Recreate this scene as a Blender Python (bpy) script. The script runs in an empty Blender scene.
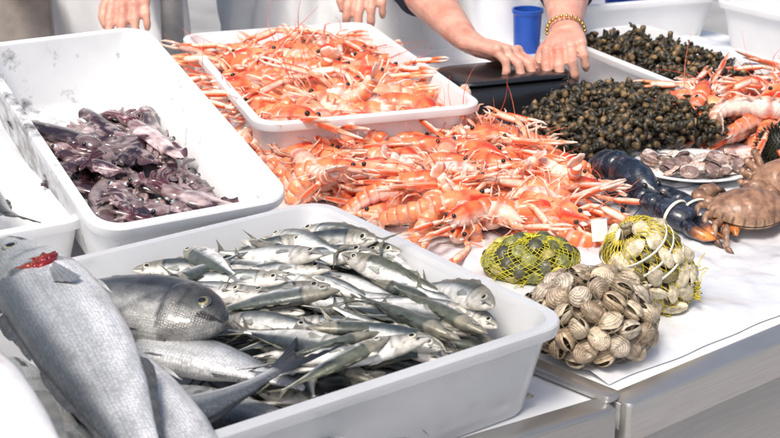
import bpy, math, random
import numpy as np
from mathutils import Vector, Matrix, noise
R=random.Random(7)
PI=math.pi
TZ=.9
sc=bpy.context.scene
COL=sc.collection
V3=Vector
# ------------------------------------------------------------------ materials
def M(name,base=None,rough=.35,metal=0,sss=0,nscale=40,namt=.2,bump=.15,bscale=150,coat=0,trans=0,
      mottle=None,mscale=50,mlo=.45,mhi=.55,scales=0,rnd=.12,spec=.5,aniso=None,spot=None):
    m=bpy.data.materials.new(name);m.use_nodes=True;nt=m.node_tree;N=nt.nodes;L=nt.links
    b=N['Principled BSDF']
    tc=N.new('ShaderNodeTexCoord');oi=N.new('ShaderNodeObjectInfo')
    add=N.new('ShaderNodeVectorMath');add.operation='ADD'
    mulv=N.new('ShaderNodeMath');mulv.operation='MULTIPLY';mulv.inputs[1].default_value=37.
    L.new(oi.outputs['Random'],mulv.inputs[0]);L.new(tc.outputs['Object'],add.inputs[0]);L.new(mulv.outputs[0],add.inputs[1])
    vec=add.outputs[0]
    if aniso:
        mp=N.new('ShaderNodeMapping');mp.inputs['Scale'].default_value=aniso;L.new(vec,mp.inputs['Vector']);vec=mp.outputs[0]
    if base is None:
        a=N.new('ShaderNodeAttribute');a.attribute_name='Col';c=a.outputs['Color']
    else:
        r=N.new('ShaderNodeRGB');r.outputs[0].default_value=(*base,1);c=r.outputs[0]
    if mottle:
        n=N.new('ShaderNodeTexNoise');n.inputs['Scale'].default_value=mscale;n.inputs['Detail'].default_value=8
        n.inputs['Roughness'].default_value=.62
        L.new(vec,n.inputs['Vector'])
        mr=N.new('ShaderNodeMapRange');mr.inputs['From Min'].default_value=mlo;mr.inputs['From Max'].default_value=mhi
        L.new(n.outputs['Fac'],mr.inputs['Value'])
        fac=mr.outputs[0]
        if spot:
            ds=N.new('ShaderNodeVectorMath');ds.operation='DISTANCE';L.new(tc.outputs['Object'],ds.inputs[0]);ds.inputs[1].default_value=spot[:3]
            m2=N.new('ShaderNodeMapRange');m2.inputs['From Min'].default_value=spot[3];m2.inputs['From Max'].default_value=spot[3]*.2
            m2.inputs['To Min'].default_value=-.16;m2.inputs['To Max'].default_value=.10;L.new(ds.outputs['Value'],m2.inputs['Value'])
            ad=N.new('ShaderNodeMath');ad.operation='ADD';L.new(n.outputs['Fac'],ad.inputs[0]);L.new(m2.outputs[0],ad.inputs[1])
            L.new(ad.outputs[0],mr.inputs['Value'])
        mx=N.new('ShaderNodeMix');mx.data_type='RGBA';L.new(fac,mx.inputs['Factor']);L.new(c,mx.inputs['A']);mx.inputs['B'].default_value=(*mottle,1)
        c=mx.outputs['Result']
    n=N.new('ShaderNodeTexNoise');n.inputs['Scale'].default_value=nscale;n.inputs['Detail'].default_value=4;L.new(vec,n.inputs['Vector'])
    mr=N.new('ShaderNodeMapRange');mr.inputs['From Min'].default_value=.3;mr.inputs['From Max'].default_value=.7
    mr.inputs['To Min'].default_value=1-namt;mr.inputs['To Max'].default_value=1+namt;L.new(n.outputs['Fac'],mr.inputs['Value'])
    mr2=N.new('ShaderNodeMapRange');mr2.inputs['To Min'].default_value=1-rnd;mr2.inputs['To Max'].default_value=1+rnd
    L.new(oi.outputs['Random'],mr2.inputs['Value'])
    mm=N.new('ShaderNodeMath');mm.operation='MULTIPLY';L.new(mr.outputs[0],mm.inputs[0]);L.new(mr2.outputs[0],mm.inputs[1])
    hs=N.new('ShaderNodeHueSaturation');L.new(mm.outputs[0],hs.inputs['Value']);L.new(c,hs.inputs['Color']);c=hs.outputs[0]
    bn=N.new('ShaderNodeTexNoise');bn.inputs['Scale'].default_value=bscale;bn.inputs['Detail'].default_value=3;L.new(vec,bn.inputs['Vector'])
    bh=bn.outputs['Fac']
    if scales:
        mp=N.new('ShaderNodeMapping');mp.inputs['Scale'].default_value=(1,1.25,.6);L.new(tc.outputs['Object'],mp.inputs['Vector'])
        vo=N.new('ShaderNodeTexVoronoi');vo.inputs['Scale'].default_value=scales;vo.inputs['Randomness'].default_value=.45;L.new(mp.outputs[0],vo.inputs['Vector'])
        bh=vo.outputs['Distance']
        r3=N.new('ShaderNodeMapRange');r3.inputs['From Max'].default_value=.7;r3.inputs['To Min'].default_value=1.15;r3.inputs['To Max'].default_value=.66
        L.new(vo.outputs['Distance'],r3.inputs['Value'])
        h2=N.new('ShaderNodeHueSaturation');L.new(r3.outputs[0],h2.inputs['Value']);L.new(c,h2.inputs['Color']);c=h2.outputs[0]
    bp=N.new('ShaderNodeBump');bp.inputs['Strength'].default_value=bump;bp.inputs['Distance'].default_value=.002
    L.new(bh,bp.inputs['Height']);L.new(bp.outputs[0],b.inputs['Normal'])
    L.new(c,b.inputs['Base Color'])
    b.inputs['Roughness'].default_value=rough;b.inputs['Metallic'].default_value=metal
    b.inputs['Subsurface Weight'].default_value=sss;b.inputs['Subsurface Radius'].default_value=(.01,.005,.003)
    if sss: b.inputs['Subsurface Scale'].default_value=.5
    b.inputs['Coat Weight'].default_value=coat;b.inputs['Coat Roughness'].default_value=.1
    b.inputs['Transmission Weight'].default_value=trans
    b.inputs['Specular IOR Level'].default_value=spec
    return m
m_shell=M('langoustine_shell',rough=.3,nscale=120,namt=.25,bump=.3,bscale=300,coat=.3,rnd=.18)
m_lob=M('lobster_shell',rough=.32,nscale=110,namt=.6,bump=.5,bscale=160,coat=.3,mottle=(.06,.07,.10),mscale=150,mlo=.54,mhi=.60)
m_fish=M('small_fish_skin',rough=.36,metal=.12,nscale=110,namt=.32,bump=.3,bscale=350,coat=.25,rnd=.22)
m_scale=M('scaly_fish_skin',rough=.36,metal=.15,nscale=25,namt=.2,bump=.38,scales=250,coat=.3,rnd=.06)
m_pale=M('pale_stained_skin',rough=.34,nscale=30,namt=.12,bump=.25,bscale=200,coat=.35,mottle=(.62,.16,.12),mscale=16,mlo=.56,mhi=.74,rnd=.0)
m_bream=M('dark_fish_skin',rough=.3,metal=.05,nscale=45,namt=.5,bump=.3,scales=330,coat=.45,rnd=.06)
m_squid=M('squid_skin',rough=.15,nscale=80,namt=.4,bump=.25,bscale=120,coat=.9,mottle=(.50,.37,.37),mscale=34,mlo=.53,mhi=.64,rnd=.45)
m_snail=M('snail_shell',rough=.48,nscale=150,namt=.5,bump=.5,bscale=250,coat=.12,mottle=(.10,.078,.04),mscale=90,mlo=.5,mhi=.7,rnd=.5)
m_clam=M('clam_shell',rough=.45,nscale=130,namt=.35,bump=.35,bscale=300,coat=.2,rnd=.25)
m_crab=M('crab_shell',rough=.4,nscale=90,namt=.3,bump=.5,bscale=180,coat=.2,mottle=(.15,.075,.05),mscale=60,mlo=.46,mhi=.72)
m_tray=M('white_plastic',base=(.84,.84,.84),rough=.35,nscale=9,namt=.05,bump=.05,bscale=60,rnd=.02)
m_traydirty=M('ink_stained_plastic',base=(.81,.81,.81),rough=.3,nscale=14,namt=.07,bump=.05,bscale=60,mottle=(.09,.085,.08),mscale=30,mlo=.48,mhi=.66,rnd=.0,spot=(-.09,.05,.02,.25))
m_trayclear=M('clear_plastic',base=(.92,.93,.935),rough=.18,nscale=12,namt=.05,bump=.08,bscale=40,trans=.40,rnd=0)
m_top=M('counter_white',base=(.81,.82,.83),rough=.3,nscale=6,namt=.06,bump=.1,bscale=25)
m_paper=M('wet_white_film',base=(.81,.82,.84),rough=.28,nscale=10,namt=.07,bump=.8,bscale=45,coat=.3)
m_steel=M('brushed_steel',base=(.55,.53,.51),rough=.32,metal=.8,nscale=8,namt=.08,bump=.03,bscale=60,aniso=(2,2,60))
m_post=M('galvanised_steel',base=(.34,.34,.34),rough=.4,metal=.5,nscale=20,namt=.2,bump=.1,bscale=60)
m_black=M('black_plastic',base=(.012,.012,.014),rough=.3,nscale=20,namt=.2,bump=.1,coat=.3)
m_blue=M('blue_plastic',base=(.02,.10,.5),rough=.35,nscale=20,namt=.1,bump=.1)
m_skin=M('skin',base=(.7,.38,.28),rough=.42,sss=.1,nscale=25,namt=.14,bump=.55,bscale=120,mottle=(.64,.22,.15),mscale=22,mlo=.46,mhi=.72,rnd=.04)
m_apron=M('white_apron_cloth',base=(.88,.885,.89),rough=.6,nscale=10,namt=.08,bump=.8,bscale=14)
m_navy=M('navy_cloth',base=(.02,.025,.05),rough=.8,nscale=30,namt=.3,bump=.4,bscale=60)
m_lblue=M('pale_blue_cloth',base=(.3,.45,.58),rough=.8,nscale=30,namt=.15,bump=.4,bscale=60)
m_hair=M('hair',base=(.05,.03,.02),rough=.6,nscale=60,namt=.4,bump=.6)
m_gold=M('gold',base=(.8,.5,.15),rough=.2,metal=1,namt=.1)
m_net=M('yellow_net',base=(.66,.58,.04),rough=.4,nscale=60,namt=.3,bump=.1)
m_netg=M('olive_yellow_net',base=(.62,.50,.03),rough=.4,nscale=60,namt=.4,bump=.1)
m_netb=M('brown_net',base=(.25,.2,.12),rough=.4,nscale=60,namt=.3,bump=.1)
m_white=M('white_strap',base=(.82,.78,.66),rough=.5,namt=.08)
m_urch=M('urchin',base=(.02,.022,.012),rough=.5,namt=.4)
m_card=M('cardboard',base=(.33,.29,.25),rough=.8,namt=.15)
m_floor=M('paving',base=(.36,.35,.34),rough=.7,nscale=3,namt=.2,bump=.4,bscale=30)
# ------------------------------------------------------------------ mesh builder
class MB:
    def __init__(s): s.V=[];s.F=[];s.C=[];s.info=[]
    def v(s,p,c=(1,1,1)): s.V.append(tuple(p));s.C.append((c[0],c[1],c[2],1));return len(s.V)-1
    def loft(s,P,Rd,seg=8,col=(1,1,1),up=(0,0,1),caps=True):
        up=V3(up);n=len(P);b=len(s.V);P=[V3(p) for p in P]
        for i in range(n):
            t=(P[min(i+1,n-1)]-P[max(i-1,0)])
            t=t.normalized() if t.length>1e-9 else V3((1,0,0))
            sd=t.cross(up)
            if sd.length<1e-3: sd=t.cross(V3((.3,1,.2)))
            sd.normalize();u=sd.cross(t)
            r=Rd[i]
            if not isinstance(r,(tuple,list)): r=(r,r)
            for j in range(seg):
                a=2*PI*j/seg
                c=col(i/(n-1),a) if callable(col) else col
                s.v(P[i]+sd*(math.cos(a)*r[0])+u*(math.sin(a)*r[1]),c)
        for i in range(n-1):
            for j in range(seg):
                k=(j+1)%seg
                s.F.append((b+i*seg+j,b+i*seg+k,b+(i+1)*seg+k,b+(i+1)*seg+j))
        if caps:
            s.F.append(tuple(b+j for j in range(seg))[::-1]);s.F.append(tuple(b+(n-1)*seg+j for j in range(seg)))
    def ball(s,c,r,seg=8,rings=5,col=(1,1,1)):
        c=V3(c)
        if not isinstance(r,(tuple,list)): r=(r,r,r)
        b=len(s.V)
        for i in range(rings+1):
            ph=PI*(.04+.92*i/rings)
            for j in range(seg):
                a=2*PI*j/seg
                s.v((c.x+r[0]*math.sin(ph)*math.cos(a),c.y+r[1]*math.sin(ph)*math.sin(a),c.z+r[2]*math.cos(ph)),col)
        for i in range(rings):
            for j in range(seg):
                k=(j+1)%seg;s.F.append((b+i*seg+j,b+(i+1)*seg+j,b+(i+1)*seg+k,b+i*seg+k))
        s.F.append(tuple(b+j for j in range(seg)));s.F.append(tuple(b+rings*seg+j for j in range(seg))[::-1])
    def strip(s,A,B,cA,cB,ripple=.0,mid=True):
        b=len(s.V);n=len(A)
        for i in range(n):
            a=V3(A[i]);e=V3(B[i]);rz=V3((0,0,ripple*(1 if i%2 else -1)))
            k=.75 if i%2 else 1.0
            s.v(a,[x*k for x in cA]);s.v(a.lerp(e,.5)+rz*.6,[(x+y)/2*k for x,y in zip(cA,cB)]);s.v(e+rz,[x*k for x in cB])
        for i in range(n-1):
            for q in (0,1): s.F.append((b+3*i+q,b+3*i+q+1,b+3*i+4+q,b+3*i+3+q))
    def map(s,f): s.V=[tuple(f(V3(p))) for p in s.V]
    def mesh(s,name,mat,sharp=None):
        me=bpy.data.meshes.new(name);me.from_pydata(s.V,[],s.F)
        ca=me.color_attributes.new('Col','FLOAT_COLOR','POINT')
        ca.data.foreach_set('color',np.array(s.C,dtype=np.float32).ravel())
        me.polygons.foreach_set('use_smooth',[True]*len(me.polygons))
        if sharp: me.set_sharp_from_angle(angle=math.radians(sharp))
        me.materials.append(mat);me.update();return me
def ob(name,me,mat=None,parent=None,label=None,cat=None,group=None,kind=None):
    o=bpy.data.objects.new(name,me);COL.objects.link(o)
    if mat is not None: o.matrix_world=mat
    if parent is not None: o.parent=parent
    if label: o['label']=label
    if cat: o['category']=cat
    if group: o['group']=group
    if kind: o['kind']=kind
    return o
def T(x,y,z): return Matrix.Translation((x,y,z))
def RX(a): return Matrix.Rotation(a,4,'X')
def RY(a): return Matrix.Rotation(a,4,'Y')
def RZ(a): return Matrix.Rotation(a,4,'Z')
def S(x,y=None,z=None):
    y=x if y is None else y;z=x if z is None else z
    return Matrix.Diagonal((x,y,z,1))
def bend_xy(k):
    def f(p):
        if abs(k)<1e-5: return p
        th=k*p.x;r=1/k-p.y
        return V3((math.sin(th)*r,1/k-math.cos(th)*r,p.z))
    return f
def bend_xz(k):
    def f(p):
        if abs(k)<1e-5: return p
        th=k*p.x;r=1/k-p.z
        return V3((math.sin(th)*r,p.y,1/k-math.cos(th)*r))
    return f
def lerp3(a,b,t): return tuple(x+(y-x)*t for x,y in zip(a,b))
def sst(x,a,b):
    t=max(0,min(1,(x-a)/(b-a)));return t*t*(3-2*t)
# ------------------------------------------------------------------ fish
def interp(tab,s):
    for (a,va),(b,vb) in zip(tab,tab[1:]):
        if s<=b: return va+(vb-va)*(s-a)/(b-a)
    return tab[-1][1]
PROF_SLIM=[(0,.1),(.03,.32),(.1,.60),(.18,.82),(.28,.97),(.4,1),(.55,.86),(.7,.6),(.82,.36),(.92,.2),(1,.17)]
PROF_BASS=[(0,.12),(.02,.28),(.06,.47),(.1,.60),(.18,.82),(.28,.97),(.4,1),(.55,.93),(.7,.72),(.82,.48),(.92,.32),(1,.3)]
PROF_BREAM=[(0,.16),(.02,.34),(.05,.52),(.1,.72),(.16,.87),(.23,.97),(.33,1.0),(.42,.98),(.55,.82),(.7,.6),(.82,.36),(.92,.24),(1,.22)]
def fish(L,H,W,prof,back,side,belly,tail=.16,fork=.6,fin=(.2,.2,.18),n=40,seg=24,kxy=0,kxz=0,eye=.02,eyecol=(.75,.7,.5),line=.6,backlim=.35,redgill=False,headc=None,tw=.62,pect=True,tailk=0):
    m=MB();P=[];Rd=[]
    for i in range(n):
        s=i/(n-1);h=interp(prof,s)
        P.append((L*(.5-s),H*.04*(1-s),0));Rd.append((W/2*min(1,h*1.05)*(1 if s<.6 else 1-.55*(s-.6)/.4),H/2*h))
    def gpos(v): return .235+.03*(1-v*v)
    def col(s,a):
        v=math.sin(a)
        c=lerp3(side,back,sst(v,backlim-.3,backlim+.35));c=lerp3(c,belly,sst(-v,.0,.5))
        if abs(v-.2)<.07 and s>.25: c=tuple(x*line for x in c)
        g=gpos(v)
        if abs(s-g)<.011 and -.9<v<.62: c=tuple(x*.4 for x in c)
        elif s<g:
            c=lerp3(c,headc if headc else tuple(x*.8 for x in side),.45)
            if abs(s-g*.72-.02*v)<.008 and -.7<v<.4: c=tuple(x*.6 for x in c)
        if s<.095 and -.40-s*1.2<v<-.12-s*1.2: c=(.04,.03,.03)
        return c
    m.loft(P,Rd,seg,col,up=(0,1,0))
    for i in range(n):
        s=i/(n-1)
        for j in range(seg):
            a=2*PI*j/seg;v=math.sin(a);g=gpos(v);k=i*seg+j
            d=.09*(sst(s,g-.12,g-.012)-sst(s,g-.004,g+.006))*sst(.7-abs(v),0,.5)
            x,y,z=m.V[k];m.V[k]=(x,y,z*(1+d))
    x0=-L*.5+.005*L/.15;hh=H/2*interp(prof,1.0)
    k=17;A=[];B=[]
    for i in range(k):
        q=-1+2*i/(k-1)
        A.append((x0,q*hh*.95,0));B.append((x0-L*tail*(1-fork*(1-abs(q)**1.2)),q*H*tw,W*.02*q))
    m.strip(A,B,fin,tuple(x*.6 for x in fin),W*.02)
    def edge(s,sg): return V3((L*(.5-s),H*.04*(1-s)+sg*H/2*interp(prof,s)*.97,0))
    def finstrip(s0,s1,sg,h0,h1,k=13):
        A=[edge(s0+(s1-s0)*i/(k-1),sg) for i in range(k)]
        B=[]
        for i,p in enumerate(A):
            t=i/(k-1);h=(h0*math.sin(min(1,t*5)*PI/2)*(1-t)+h1*t)*H
            B.append(p+V3((-h*.6,sg*h*.8,W*.05*math.sin(i))))
        m.strip(A,B,fin,tuple(x*.75 for x in fin),W*.015)
    finstrip(.32,.52,1,.18,.05);finstrip(.56,.86,1,.12,.04);finstrip(.62,.86,-1,.14,.04)
    pc=lerp3(side,fin,.45)
    for sg in (1,-1):
        if pect:
            k=9;A=[];B=[]
            for i in range(k):
                q=i/(k-1)
                A.append((L*(.5-.275),-H*.1+H*.07*(q-.5),sg*W/2*.95));
                B.append((L*(.5-.275)-L*.12*(1-.35*abs(q-.35)),-H*.14+H*.26*(q-.45),sg*W/2*1.08))
            m.strip(A,B,pc,lerp3(pc,fin,.3),W*.006)
        A=[edge(.3+.02*i,-1)+V3((0,H*.03,sg*W*.15)) for i in range(4)];B=[p+V3((-L*.07,-H*.05,sg*W*.1)) for p in A]
        m.strip(A,B,fin,belly,W*.01)
        es=.115;ex=L*(.5-es);ey=H*.1;hz=W/2*min(1,interp(prof,es)*1.05)*.95
        b=len(m.V);rr=[0,.5,.6,.8,1.0,1.2];cc=[(.005,.005,.008),(.005,.005,.008),eyecol,tuple(x*.8 for x in eyecol),(.08,.08,.08),side]
        for q,c in zip(rr,cc):
            for j in range(12):
                a=2*PI*j/12;m.v((ex+eye*q*math.cos(a),ey+eye*q*math.sin(a),sg*(hz+eye*.28*(1-q*q*.95))),c)
        for i in range(5):
            for j in range(12):
                kk=(j+1)%12;m.F.append((b+i*12+j,b+i*12+kk,b+(i+1)*12+kk,b+(i+1)*12+j))
        if redgill and sg==1:
            for q_ in range(4):
                off=(q_-1.5)*.0045;n_=18;y0=.20-.03*abs(q_-1)+.04*math.sin(q_*2.1)
                pts=[(L*(.5-.245-.02*math.sin(PI*t))+off+.004*noise.noise(V3((t*9,q_*3,0))),H*(y0-.36*t),sg*(W/2*.95*(1-.10*abs(t-.5)))) for t in [i/n_ for i in range(n_+1)]]
                m.loft(pts,[(.0008+(.0040+.004*noise.noise(V3((i*.7,q_*5,1))))*math.sin(PI*i/n_),.001+(.004+.003*noise.noise(V3((i*1.3,q_*4,7))))*math.sin(PI*i/n_)) for i in range(n_+1)],8,lambda s,a,q_=q_:(.30+.25*noise.noise(V3((s*14,a,q_))),.012+.05*(q_%2)*math.sin(a)**2,.015),up=(0,0,1))
    if tailk:
        def tb(p):
            if p.x>-L*.1: return p
            x=-(p.x+L*.1);th=tailk*x;r=1/tailk-p.z
            return V3((-L*.1-math.sin(th)*r,p.y,1/tailk-math.cos(th)*r))
        m.map(tb)
    m.map(bend_xy(kxy));m.map(bend_xz(kxz))
    return m
# ------------------------------------------------------------------ crustacean
def crust(r,top,low,edge,seam,curl=.15,cw=1.0,cl=1.0,eyec=(.01,.01,.01),open_=.25,ant=True,tipc=(.9,.8,.7),legc=None,bw=1.0,flat=1.0):
    m=MB();legc=legc or low
    def cc(s,a):
        v=math.sin(a);c=lerp3(low,top,sst(v,-.5,.35))
        if abs(s-.45)<.05: c=lerp3(c,seam,.6)
        if v>.93 and s>.5: c=seam
        if s<.05: c=edge
        return c
    xs=[-.003,.004,.012,.02,.025,.029,.034,.042,.049,.056,.064]
    rs=[.009,.011,.012,.0125,.0112,.0120,.0115,.0098,.0072,.0035,.0006]
    m.loft([(x,0,.001*(i>7)*(i-7)) for i,x in enumerate(xs)],[(q*bw,q*1.08*bw) for q in rs],14,cc)
    p=V3((0,0,0));ang=.0
    rr=.0115*bw
    for k in range(6):
        d=V3((-math.cos(ang),0,-math.sin(ang)));u=V3((-math.sin(ang),0,math.cos(ang)))
        sl=.0122*(bw if bw>1.4 else 1.06)
        rk=rr*(1-.08*k)
        def ac(s,a,k=k):
            v=math.sin(a);c=lerp3(low,top,sst(v,-.45,.25))
            if s>.9: c=lerp3(c,edge,.8)
            elif s>.7 and v>-.2: c=lerp3(c,seam,.5)
            if s<.2: c=lerp3(c,low,.6)
            return c
        m.loft([p-d*.002,p+d*sl*.25,p+d*sl*.65,p+d*sl*.9,p+d*sl*1.05],[(rk*.84,rk*.82),(rk,rk*.97),(rk*1.06,rk*1.03),(rk*1.03,rk*1.0),(rk*.84,rk*.80)],12,ac,up=u)
        p=p+d*sl*.98;ang+=curl
    d=V3((-math.cos(ang),0,-math.sin(ang)));u=V3((-math.sin(ang),0,math.cos(ang)))
    for q in (-.8,-.4,0,.4,.8):
        dd=(d*math.cos(q)+V3((0,1,0))*math.sin(q));
        ln=.019 if q else .017
        m.loft([p+dd*.001,p+dd*ln*.35,p+dd*ln*.75,p+dd*ln],[(.0022*bw,.0012),(.0046*bw,.001),(.0052*bw,.0008),(.0025*bw,.0005)],6,lambda s,a:lerp3(top,edge,s**2),up=u)
    for sg in (1,-1):
        a0=r.uniform(.1,.6)*sg;b=V3((.042,sg*.007,-.003));el=b+V3((math.cos(a0*1.8),math.sin(a0*1.8),r.uniform(-.1,.1)*flat))*.020*cl
        a1=r.uniform(-.2,.35)*sg
        w=el+V3((math.cos(a1),math.sin(a1),r.uniform(-.15,.05)*flat))*.016*cl
        a2=a1*.6-r.uniform(0,.5)*sg
        d=V3((math.cos(a2),math.sin(a2),r.uniform(-.15,.02)*flat)).normalized();q=V3((-d.y,d.x,0)).normalized()
        def lc(s,a): return lerp3(low,top,sst(math.sin(a*2),-.3,.3))
        m.loft([b,(b+el)/2,el],[.0024*cw,.0032*cw,.0036*cw],8,lc)
        m.loft([el,(w+el)/2,w],[.0032*cw,.0038*cw,.0038*cw],8,lc)
        pl=.036*cl
        m.info.append((w.copy(),d.copy(),pl,cw))
        m.loft([w,w+d*pl*.12,w+d*pl*.5,w+d*pl*.9,w+d*pl],[(.003*cw,.003*cw),(.0050*cw,.004*cw),(.0060*cw,.0045*cw),(.0054*cw,.004*cw),(.003*cw,.002*cw)],10,
               lambda s,a: low if abs(math.sin(a))>.75 and s<.9 else (seam if abs(math.cos(a))>.93 else top))
        for e in (1,-1):
            o=w+d*pl*.93+q*e*.0030*cw;f=.030*cl
            m.loft([o,o+d*f*.35+q*e*open_*.006*cw,o+d*f*.75+q*e*open_*.006*cw,o+d*f-q*e*.001],[.0027*cw,.0025*cw,.0018*cw,.0006*cw],7,
                   lambda s,a: lerp3(top,tipc,sst(s,.3,.8)) if math.sin(a)>-.3 else low)
        for k in range(4):
            x=.034-.009*k;yaw=(.7-.45*k)+r.uniform(-.25,.25);l=r.uniform(.85,1.15)
            dx,dy=math.sin(yaw),math.cos(yaw)*sg
            b=V3((x,sg*.008,-.006));kz=r.uniform(-.006,.006)
            p1=b+V3((dx*.014*l,dy*.014*l,kz));p2=p1+V3((dx*.013*l,dy*.011*l,r.uniform(-.006,.0)));p3=p2+V3((dx*.015+r.uniform(-.008,.008),dy*.004,-.005))
            m.loft([b,p1,p2,p3],[.0019*cw**.5,.0016*cw**.5,.0013*cw**.5,.0006],5,lambda s,a: lerp3(legc,top,.75*(abs(s-.33)<.1 or s>.9)))
        m.ball((.05,sg*.0075,.006),.0032,8,5,eyec)
        if ant:
            P=[];a=r.uniform(.2,1.6)*sg;pos=V3((.054,sg*.004,.001));tw=r.uniform(-.1,.6)*sg
            for i in range(9):
                P.append(pos.copy());pos=pos+V3((math.cos(a),math.sin(a),-.10+.06*math.cos(i*.8)))*.011*cl;a+=tw*.5
            m.loft(P,[.0008*(1-.8*i/8) for i in range(9)],4,lerp3(seam,top,.4))
            m.loft([(.052,sg*.006,.001),(.058,sg*.007,.002),(.064,sg*.006,.002)],[(.003,.001),(.0035,.001),(.0006,.0004)],5,edge)
    return m
# ------------------------------------------------------------------ shells
def snail_mesh():
    m=MB();P=[];Rd=[];n=36
    for i in range(n):
        t=i/(n-1);th=t*2*PI*2.8;g=math.exp(2.1*(t-1))
        P.append((.0044*g*math.cos(th),.0044*g*math.sin(th),.029*(1-g)));Rd.append((.0054*g,.0066*g))
    def c(s,a): 
        k=.5+.5*math.sin(a*3);return lerp3((.028,.025,.016),(.10,.08,.045),k*.6) if s<.97 else (.25,.15,.06)
    m.loft(P,Rd,9,c)
    e=V3(P[-1]);t=(V3(P[-1])-V3(P[-2])).normalized()
    m.loft([e,e+t*.0008],[(.0044,.0056),(.003,.004)],9,(.22,.14,.065))
    m.map(lambda p:V3((p.x,p.y,p.z-.008)));return m
def clam_mesh(a,b,rings=16,seg=26,rad=False,ca=(.55,.42,.27),cb=(.12,.08,.05),cu=(.8,.7,.6),fat=.36,stripes=6,half=False,cont=.9,patch=0,ridge=1.0,seed=0):
    m=MB();um=V3((0,-.9*b,0))
    for sg in ((1,) if half else (1,-1)):
        base=len(m.V)
        for i in range(rings+1):
            s=.06+.94*i/rings
            for j in range(seg):
                t=2*PI*j/seg
                o=V3((a*math.sin(t)*(1+.08*math.cos(t)),-b*math.cos(t),0))
                p=um.lerp(o,s);rho=min(1,math.hypot(p.x/a,p.y/b))
                z=fat*(a+b)*.5*math.sqrt(max(0,1-rho**2.2))*(1.0+.25*(1-s))
                z+=.00045*ridge*a/.013*math.sin(s*stripes*2*PI*1.0)*(s<.98)
                if rad: z*=1+.10*math.cos(t*11)
                k=.5+.5*math.sin(s*stripes*2*PI)
                c=lerp3(ca,cb,(k**2)*cont)
                if patch:
                    zz=noise.noise(V3((math.sin(t)*3+seed,math.cos(t)*3,s*2.5+sg)))
                    c=lerp3(c,cb,patch*sst(zz,-.05,.25))
                if rad: c=lerp3(ca,cb,.5+.4*math.cos(t*11)*(s>.2))
                if s<.2: c=lerp3(cu,c,s*4)
                m.v((p.x,p.y,sg*(z+.0002)),c)
        for i in range(rings):
            for j in range(seg):
                k=(j+1)%seg;q=(base+i*seg+j,base+i*seg+k,base+(i+1)*seg+k,base+(i+1)*seg+j)
                m.F.append(q if sg>0 else q[::-1])
        m.F.append(tuple(base+j for j in range(seg)))
    return m
# ------------------------------------------------------------------ squid
def squid_mesh(r):
    m=MB();dark=(.045,.018,.024);mid=(.15,.070,.075);pale=(.54,.42,.41)
    L=r.uniform(.085,.12)
    P=[];Rd=[];n=20
    for i in range(n):
        s=i/(n-1);P.append((L*(s-1),0,.0015*math.sin(s*6)))
        q=math.sin(min(1,s*1.1+.03)*PI/2)**.85*(1-.12*s)*(1+.10*math.sin(s*8+L*300));Rd.append((.0180*q,.0075*q))
    def c(s,a):
        v=math.sin(a)*.4+1.1*noise.noise(V3((s*5,math.cos(a)*1.4,L*90)));return lerp3(pale,dark,sst(v,-.45,.1))
    m.loft(P,Rd,20,c)
    for sg in (1,-1):
        A=[(-L*.98+L*.45*i/9,sg*.0145*math.sin(min(1,(i/9)*.55+.05)*PI/2),.002) for i in range(10)]
        B=[(a[0]-.003,a[1]+sg*.010*math.sin(PI*(i/9)**.8),-.002+.0025*math.sin(i*1.3)) for i,a in enumerate(A)]
        m.strip(A,B,mid,dark,.0003)
    m.loft([(-.006,0,0),(.006,0,0),(.018,0,-.001),(.028,0,-.003)],[(.011,.0075),(.013,.008),(.0125,.0075),(.009,.0055)],12,lambda s,a:lerp3(mid,pale,.3+.35*math.sin(a*3+s*7)))
    for sg in (1,-1):
        m.ball((.012,sg*.0105,.003),.0042,8,5,(.45,.45,.45));m.ball((.012,sg*.0125,.0042),.0032,8,5,(.004,.004,.01))
    for k in range(8):
        a=(k-3.5)/3.5*.25+r.uniform(-.1,.1);pos=V3((.024,(k-3.5)*.0023,-.002+r.uniform(-.002,.001)));Pp=[];tw=r.uniform(-.45,.45)
        for i in range(10):
            Pp.append(pos.copy());pos=pos+V3((math.cos(a),math.sin(a),-.12 if i<2 else .02*math.sin(i*1.4+k)))*.0055;a+=tw*.6
        m.loft(Pp,[.0048*(1-.5*(i/9)) if i<9 else .0015 for i in range(10)],7,lambda s,a:lerp3(mid,pale,.2+.4*math.sin(a)) )
    m.map(bend_xy(r.uniform(-12,12)));return m
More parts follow.
